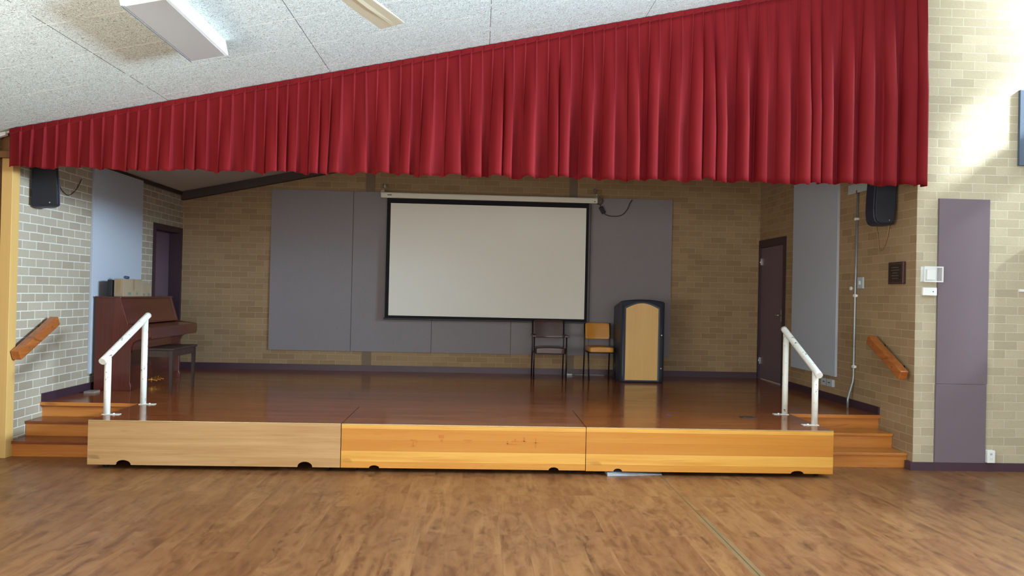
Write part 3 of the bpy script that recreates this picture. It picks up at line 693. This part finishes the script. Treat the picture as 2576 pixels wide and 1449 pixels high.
# ------------------------------------------------------------------ lectern
def lectern():
    t = thing('lectern', 'charcoal lectern with arched maple front panel near the back wall', 'lectern', (2.3, 11.0, H))
    X0, X1, Y0, Y1 = 1.995, 2.625, 10.74, 11.34
    pts = []
    def arc(cx, cyy, r, a0, a1, n=6):
        for k in range(n+1):
            a = a0+(a1-a0)*k/n; pts.append((cx+r*math.cos(a), cyy+r*math.sin(a)))
    r = .07
    arc(X0+r, Y0+r, r, PI, 1.5*PI)
    for k in range(1, 8): pts.append((X0+r+(X1-X0-2*r)*k/8, Y0-.012*math.sin(PI*k/8)))
    arc(X1-r, Y0+r, r, 1.5*PI, 2*PI); arc(X1-.03, Y1-.03, .03, 0, .5*PI, 3); arc(X0+.03, Y1-.03, .03, .5*PI, PI, 3)
    def top(x, y):
        return 1.572+.030*(1-((x-2.3)/.325)**2) - .145*max(0, (y-Y0-.05))
    zs = [0, .012, .05, .1]
    vs = []; n = len(pts); levels = [(H, .012), (H+.015, 0), (H+.10, 0), (None, .0), ('t', .018)]
    for lv, ins in levels:
        for (x, y) in pts:
            cx, cyy = 2.3, 11.04
            d = Vector((x-cx, y-cyy)); s = 1-ins/d.length
            xx, yy = cx+d.x*s, cyy+d.y*s
            z = lv if isinstance(lv, float) else (top(x, y)-(.018 if lv is None else 0))
            vs.append((xx, yy, z))
    fs = []
    for l in range(len(levels)-1):
        for i in range(n):
            j = (i+1) % n; fs.append((l*n+i, l*n+j, (l+1)*n+j, (l+1)*n+i))
    fs.append(tuple(range(n))[::-1]); fs.append(tuple((len(levels)-1)*n+i for i in range(n)))
    mb = MB(); mb.add(vs, fs, True); mb.sm[-1] = False; mb.sm[-2] = False
    sh_ = obj('shell', mb, LECBLACK, t)
    # arched panel and the moulded rim round it
    a, b, z0, z1, za = 2.062, 2.518, .474, 1.474, 1.548
    arch = [(a, z0), (b, z0)]+[(b+(a-b)*k/14, z1+(za-z1)*math.sin(PI*k/14)) for k in range(15)]
    obj('front_panel', MB().prism(arch, 'Y', Y0-.020, Y0+.01), LECWOOD, t, label='arched maple veneer panel')
    rim = MB(); cen = Vector(((a+b)/2, 1.0))
    outer = [(x+(.022 if x > cen.x else -.022), z+(.018 if z > 1 else -.014)) for (x, z) in arch]
    n = len(arch); vs = [(x, Y0-.015, z) for x, z in arch]+[(x, Y0-.017, z) for x, z in outer]+[(x, Y0+.012, z) for x, z in arch]+[(x, Y0+.012, z) for x, z in outer]
    fs = []
    for i in range(n):
        j = (i+1) % n; fs += [(i, j, n+j, n+i), (n+i, n+j, 3*n+j, 3*n+i), (i, 2*n+i, 2*n+j, j), (2*n+i, 3*n+i, 3*n+j, 2*n+j)]
    rim.add(vs, fs); obj('panel_rim', rim, LECBLACK, t)
    for z in (1.105, .64): obj('latch', MB().disc((2.572, Y0-.006, z), 'Y', .009, .012), CHROME, sh_)
    obj('base_skirt', MB().box(X0+.04, X1-.04, Y0+.03, Y1-.02, H, H+.01), BLACK, t)
lectern()

# ------------------------------------------------------------------ chairs
def cushion(x0, x1, y0, y1, z0, z1, e=12.0, n=14):
    """rounded upholstered block"""
    m = MB(); vs = []; fs = []
    cx, cy_, cz = (x0+x1)/2, (y0+y1)/2, (z0+z1)/2
    hx, hy, hz = (x1-x0)/2, (y1-y0)/2, (z1-z0)/2
    idx = {}
    def P(a, b, c):
        # superellipsoid-like rounding
        l = (abs(a)**e+abs(b)**e+abs(c)**e)**(1/e)
        a, b, c = a/l, b/l, c/l
        return (cx+a*hx, cy_+b*hy, cz+c*hz)
    rng = [-1+2*i/n for i in range(n+1)]
    def vid(a, b, c):
        k = (round(a, 4), round(b, 4), round(c, 4))
        if k not in idx: idx[k] = len(vs); vs.append(P(*k))
        return idx[k]
    for i in range(n):
        for j in range(n):
            a, a2, b, b2 = rng[i], rng[i+1], rng[j], rng[j+1]
            for s in (-1, 1):
                fs.append((vid(a, b, s), vid(a2, b, s), vid(a2, b2, s), vid(a, b2, s)))
                fs.append((vid(a, s, b), vid(a2, s, b), vid(a2, s, b2), vid(a, s, b2)))
                fs.append((vid(s, a, b), vid(s, a2, b), vid(s, a2, b2), vid(s, a, b2)))
    m.add(vs, fs, True); return m
def chair(lab, x0, x1, yf, yr, mat, arms, zseat, zb0, zb1, tube):
    t = thing('armchair' if arms else 'stacking_chair', lab, 'chair', ((x0+x1)/2, (yf+yr)/2, H), 'vinyl chairs beside the lectern')
    r = .0105
    for x in (x0, x1):
        if arms:
            fl = obj('front_leg', MB().tube([(x, yf, H), (x, yf+.015, 1.035)], r, 10), tube, t)
        else:
            fl = obj('front_leg', MB().tube([(x+.012, yf-.01, H), (x, yf+.015, zseat-.05)], r, 10), tube, t)
        obj('rear_leg', MB().tube([(x-.002, yr+.01, H), (x, yr-.02, zseat-.02), (x, yr-.02, zb0), (x, yr+.015, zb1)], r, 10), tube, t)
        obj('side_rail', MB().tube([(x, yf+.02, zseat-.055), (x, yr-.03, zseat-.055)], r, 10), tube, t)
        obj('foot', MB().disc((x+(0 if arms else .012), yf-(0 if arms else .01), H+.009), 'Z', .014, .018, 12), BLACK, fl)
        if arms:
            s = 1 if x == x1 else -1
            p = MB().prism([(x-.028, yf-.05), (x+.028, yf-.05), (x+.034, yf-.02), (x+.03, yr-.06), (x+.018, yr+.01), (x-.018, yr+.01), (x-.03, yr-.06), (x-.034, yf-.02)], 'Z', 1.032, 1.062)
            obj('armrest', p, BROWNVIN, t, bevel=.008)
    obj('cross_rail', MB().tube([(x0, yf+.02, zseat-.055), (x1, yf+.02, zseat-.055)], r, 10), tube, t)
    s = cushion(x0+.012, x1-.008, yf-.02, yr-.03, zseat-(.075 if arms else .055), zseat+.015)
    # crowned seat
    s.v = [(x, y, z+(.012*math.sin(PI*min(1, max(0, (x-x0)/(x1-x0))))*(1 if z > zseat-.02 else 0))) for x, y, z in s.v]
    obj('seat', s, mat, t)
    b = cushion(x0+.008, x1-.008, -.026, .026, zb0, zb1)
    b.v = [(x, y+yr-.012+.05*(z-zb0)/(zb1-zb0)-.030+.035*math.sin(PI*(x-x0)/(x1-x0)), z) for x, y, z in b.v]
    obj('backrest', b, mat, t)
chair('brown vinyl armchair with dark tubular legs beneath the screen corner', .806, 1.270, 11.01, 11.43, BROWNVIN, True, .862, 1.005, 1.262, DARKMET)
chair('mustard yellow vinyl chair without arms standing left of the lectern', 1.580, 1.955, 10.97, 11.42, YELVIN, False, .885, 1.000, 1.236, DARKMET)

# adapter and its lead on the stage floor
t = thing('power_adapter', 'small grey plug adapter on the stage floor between the two chairs', 'adapter', (1.37, 11.55, H))
obj('body', MB().box(1.335, 1.425, 11.52, 11.58, H, H+.028), GREYPL, t, bevel=.008)
obj('lead', MB().tube(smooth_path([(1.425, 11.55, H+.012), (1.50, 11.60, H+.006), (1.60, 11.61, H+.006), (1.75, 11.615, H+.006), (1.92, 11.61, H+.006)]), .004, 6).tube(smooth_path([(1.35, 11.56, H+.02), (1.345, 11.61, H+.06), (1.34, 11.622, H+.12)]), .004, 6), GREYPL, t)

# ------------------------------------------------------------------ speakers
def speaker(lab, outline, ya_, yb_, wallx, xm, z1, mirror):
    t = thing('wall_speaker', lab, 'speaker', (xm, (ya_+yb_)/2, z1), 'wall speakers at the stage sides')
    sb = MB().prism(outline, 'Y', ya_+.025, yb_); n = len(outline)
    sb.v = [((wallx+(x-wallx)*(.55 if mirror else .92)) if y > ya_+.05 else x, y, z) for x, y, z in sb.v]
    obj('cabinet', sb, BLUEBLACK, t, bevel=.018, seg=3)
    cx = sum(p[0] for p in outline)/len(outline); cz = sum(p[1] for p in outline)/len(outline)
    g = [(cx+(x-cx)*.90, cz+(z-cz)*.92) for x, z in outline]
    gr = obj('grille', MB().prism(g, 'Y', ya_, ya_+.03), GRILLE, t, bevel=.008)
    obj('badge', MB().disc((outline[1][0]+(-.09 if mirror else .09), ya_-.001, outline[0][1]+.045), 'Y', .007, .004), CHROME, gr)
    obj('wall_bracket', MB().box(min(xm, wallx), max(xm, wallx), (ya_+yb_)/2-.03, (ya_+yb_)/2+.03, z1+.18, z1+.24), BLACK, t)
speaker('dark navy wall speaker with rounded corner hanging on the right stage wall', [(4.235, 2.432), (4.085, 2.430), (4.045, 2.45), (4.025, 2.50), (4.018, 2.58), (4.022, 2.70), (4.035, 2.90), (4.262, 2.90), (4.258, 2.60)], 7.72, 7.96, XR, 4.15, 2.44, False)
speaker('dark navy wall speaker on the left stage wall above the handrail', [(-4.395, 2.385), (-4.115, 2.395), (-4.12, 2.55), (-4.15, 2.86), (-4.40, 2.86), (-4.398, 2.55)], 7.72, 7.92, XL, -4.2, 2.40, True)
tag(obj('speaker_wire', MB().tube(smooth_path([(XR-.02, 8.17, 2.50), (XR-.012, 8.13, 2.36), (XR-.012, 8.10, 2.22), (XR-.012, 8.06, 2.19), (XR-.012, 8.00, 2.22), (XR-.015, 7.93, 2.32), (XR-.02, 7.88, 2.45)]), .0045, 6), plain('copper_brown_wire', S(160, 120, 90), .4)), 'thin brown wire loop hanging below the right wall speaker', 'wire')
tag(obj('speaker_wire', MB().tube(smooth_path([(XL+.012, 8.12, 2.80), (XL+.012, 8.25, 2.66), (XL+.012, 8.42, 2.585), (XL+.012, 8.58, 2.66), (XL+.012, 8.70, 2.80)]), .004, 6), plain('dark_wire', S(60, 48, 40), .5)), 'thin dark wire loop on the left wall beside the speaker', 'wire')

# ------------------------------------------------------------------ right wall fittings
t = thing('conduit_pipe', 'tall grey steel conduit running up the right stage wall to the curtain', 'pipe', (4.2, 8.6, H))
pp = obj('pipe', MB().tube([(4.195, 8.575, H), (4.195, 8.575, .535), (4.215, 8.585, .59), (4.262, 8.600, .73), (4.268, 8.600, .80), (4.268, 8.595, 1.7), (4.268, 8.575, 2.86)], .0125, 12), GALV, t)
for z in (.90, 1.705, 2.575): obj('pipe_clip', MB().box(XR-.032, XR, 8.565, 8.615, z-.012, z+.012).tube([(4.268, 8.593, z-.018), (4.268, 8.593, z+.018)], .0165, 12), WHITE, pp)
obj('coupling', MB().tube([(4.268, 8.575, 2.86), (4.268, 8.574, 2.885), (4.268, 8.572, 2.93)], [.020, .022, .010], 12), REDBROWN, t)
obj('junction_box', MB().box(XR-.03, XR, 8.36, 8.78, 2.87, 2.98), GREYPL, t, bevel=.004)
t = thing('conduit_pipe', 'short bent grey conduit from the floor up to a round box on the right wall', 'pipe', (4.2, 9.5, H))
obj('pipe', MB().tube(smooth_path([(4.185, 9.47, H), (4.185, 9.475, H+.05), (4.215, 9.49, .53), (4.262, 9.53, .60), (4.268, 9.55, .66)]), .0125, 12), GALV, t)
obj('round_box', MB().disc((XR-.018, 9.58, .69), 'X', .055, .036), GREYPL, t)
t = thing('double_power_outlet', 'white double power outlet below the blue-grey panel, right stage wall', 'power outlet', (XR, 9.23, .61))
pl = obj('plate', MB().box(XR-.035, XR, 9.085, 9.385, .605, .695), GREYPL, t, bevel=.004)
obj('socket_slots', MB().box(XR-.038, XR-.034, 9.14, 9.19, .648, .658).box(XR-.038, XR-.034, 9.28, 9.33, .648, .658).box(XR-.0365, XR-.034, 9.233, 9.238, .607, .693), BLACK, pl)
t = thing('light_switch', 'pale grey light switch plate beside the conduit, right stage wall', 'switch', (XR, 8.485, 1.785))
obj('plate', MB().box(XR-.02, XR, 8.42, 8.545, 1.785, 1.912), GREYPL, t, bevel=.004)
obj('rocker', MB().box(XR-.026, XR-.02, 8.47, 8.50, 1.83, 1.87), WHITE, t)
tag(obj('round_wall_knob', MB().disc((XR-.011, 8.695, 1.787), 'X', .021, .022), WHITE), 'small round white knob on bricks left of the light switch', 'knob')
t = thing('plaque', 'dark timber-framed commemorative plaque on the right stage wall', 'plaque', (XR, 7.72, 1.83))
obj('backing', MB().box(XR-.035, XR, 7.58, 7.86, 1.825, 2.052), PLAQUE_W, t, bevel=.006)
mp = obj('metal_plate', MB().box(XR-.038, XR-.035, 7.61, 7.83, 1.852, 2.025), PLAQUE_M, t)
tx = MB()
for k in range(5):
    w_ = (.13, .15, .09, .14, .11)[k]; z = 1.995-.028*k; tx.box(XR-.0388, XR-.038, 7.72-w_/2, 7.72+w_/2, z-.003, z+.003)
obj('engraved_lines', tx, plain('engraving_fill', S(104, 88, 70), .5), mp)
t = thing('thermostat', 'white wall controller under a clear cover beside the mauve panel', 'thermostat', (4.412, YW, 1.85))
obj('controller', MB().box(4.368, 4.462, YW-.045, YW-.006, 1.865, 1.968), WHITE, t, bevel=.006)
obj('cover_base', MB().box(4.328, 4.515, YW-.006, YW, 1.845, 1.995), WHITE, t, bevel=.002)
obj('clear_cover', MB().box(4.332, 4.512, YW-.065, YW-.060, 1.850, 1.990).box(4.330, 4.334, YW-.065, YW-.007, 1.848, 1.992).box(4.510, 4.514, YW-.065, YW-.007, 1.848, 1.992).box(4.334, 4.510, YW-.065, YW-.007, 1.988, 1.992).box(4.334, 4.510, YW-.065, YW-.007, 1.848, 1.852), CLEAR, t)
obj('cover_rim', MB().box(4.326, 4.336, YW-.068, YW-.060, 1.844, 1.996).box(4.508, 4.518, YW-.068, YW-.060, 1.844, 1.996).box(4.336, 4.508, YW-.068, YW-.060, 1.986, 1.996).box(4.336, 4.508, YW-.068, YW-.060, 1.844, 1.854), WHITE, t)
t = thing('wall_switch_box', 'small white switch box directly below the clear-covered thermostat', 'switch', (4.41, YW, 1.71))
obj('box', MB().box(4.338, 4.478, YW-.035, YW, 1.712, 1.790), PAINTWHITE, t, bevel=.006)
obj('button', MB().disc((4.437, YW-.036, 1.751), 'Y', .005, .003), BLACK, t)
t = thing('power_outlet', 'white power outlet low on the brick wall, right foot of mauve panel', 'power outlet', (5.03, YW, .085))
obj('box', MB().box(5.000, 5.078, YW-.055, YW, .088, .210), WHITE, t, bevel=.006)
obj('switch_rocker', MB().box(5.025, 5.045, YW-.058, YW-.055, .165, .185), GREYPL, t)
obj('socket_slots', MB().box(5.03, 5.033, YW-.0565, YW-.055, .120, .135).box(5.045, 5.048, YW-.0565, YW-.055, .120, .135), GREYPL, t)

# ------------------------------------------------------------------ ceiling fittings
def tilted(cx, w_, y0, y1, d0, d1):
    """box hugging the slope: centred at x=cx, between depths d0 and d1 under the ceiling"""
    n = Vector((.2079, 0, -.9782)); a = Vector((.9782, 0, .2079)); c = Vector((cx, 0, ceil_z(cx)))
    pts = []
    for s, dd in ((-1, d1), (1, d1), (1, d0), (-1, d0)):
        p = c+a*s*w_/2+n*dd; pts.append((p.x, p.z))
    return MB().prism(pts, 'Y', y0, y1)
t = thing('fluorescent_light', 'white box-shaped fluorescent light fitting on the sloping ceiling', 'ceiling light', (-2.15, 5.45, ceil_z(-2.15)))
obj('housing', tilted(-2.148, .292, 4.885, 6.06, 0, .118), PAINTWHITE, t, bevel=.002)
obj('diffuser', tilted(-2.148, .252, 4.905, 6.04, .117, .1215), LENS, t, label='grey prismatic diffuser')
obj('diffuser_frame', tilted(-2.148-.135, .016, 4.89, 6.055, .117, .123).prism([], 'Y', 0, 0) if False else tilted(-2.148-.138, .008, 4.89, 6.055, .117, .1235), GALV, t)
# ceiling fan, one blade in view
hub = Vector((-.885, 4.60, 3.46))
t = thing('ceiling_fan', 'white three-bladed ceiling fan, one pale blade in view', 'ceiling fan', tuple(hub))
obj('motor', MB().tube([hub+Vector((0, 0, z)) for z in (-.07, -.065, -.02, .04, .07)], [.06, .10, .13, .12, .05], 28), PAINTWHITE, t)
obj('down_rod', MB().tube([hub+Vector((0, 0, .06)), (hub.x, hub.y, ceil_z(hub.x)-.03)], .013, 12), PAINTWHITE, t)
obj('canopy', MB().tube([(hub.x, hub.y, ceil_z(hub.x)-.08), (hub.x, hub.y, ceil_z(hub.x)+.01)], [.035, .06], 20), PAINTWHITE, t)
for k in range(3):
    an = math.atan2(.942, .335)+k*2*PI/3
    d = Vector((math.cos(an), math.sin(an), 0)); s = Vector((math.sin(an), -math.cos(an), 0))
    vs = []; prof = [(-.092, -.010), (-.05, .004), (-.006, .010), (.0, .002), (.006, .010), (.05, .016), (.092, .010)]
    prof = [(-.095, .003), (-.03, .003), (0, -.001), (.03, .003), (.085, .003), (.095, .008)]
    rs = [.14, .40, .700, .745, .752]; 
    for r_ in rs:
        wsc = {.14: .9, .752: .985}.get(r_, 1)
        rr = r_
        for (q, zz) in prof:
            zz2 = zz if r_ < .7 else .006+.2*zz
            skew = -.012*(q/.095) if r_ > .69 else 0
            vs.append(hub+d*(rr+skew)+s*q*wsc+Vector((0, 0, zz2-.012+q*.10)))
    npf = len(prof); fs = []
    for i in range(len(rs)-1):
        for j in range(npf-1): fs.append((i*npf+j, i*npf+j+1, (i+1)*npf+j+1, (i+1)*npf+j))
    b = MB().add(vs, fs); o = obj('blade', b, FANBEIGE, t)
    md = o.modifiers.new('thick', 'SOLIDIFY'); md.thickness = .003
    obj('blade_arm', MB().beam(hub+d*.10, hub+d*.22, .04, .006), PAINTWHITE, t)

for o in bpy.data.objects:
    if '_w' in o: del o['_w']
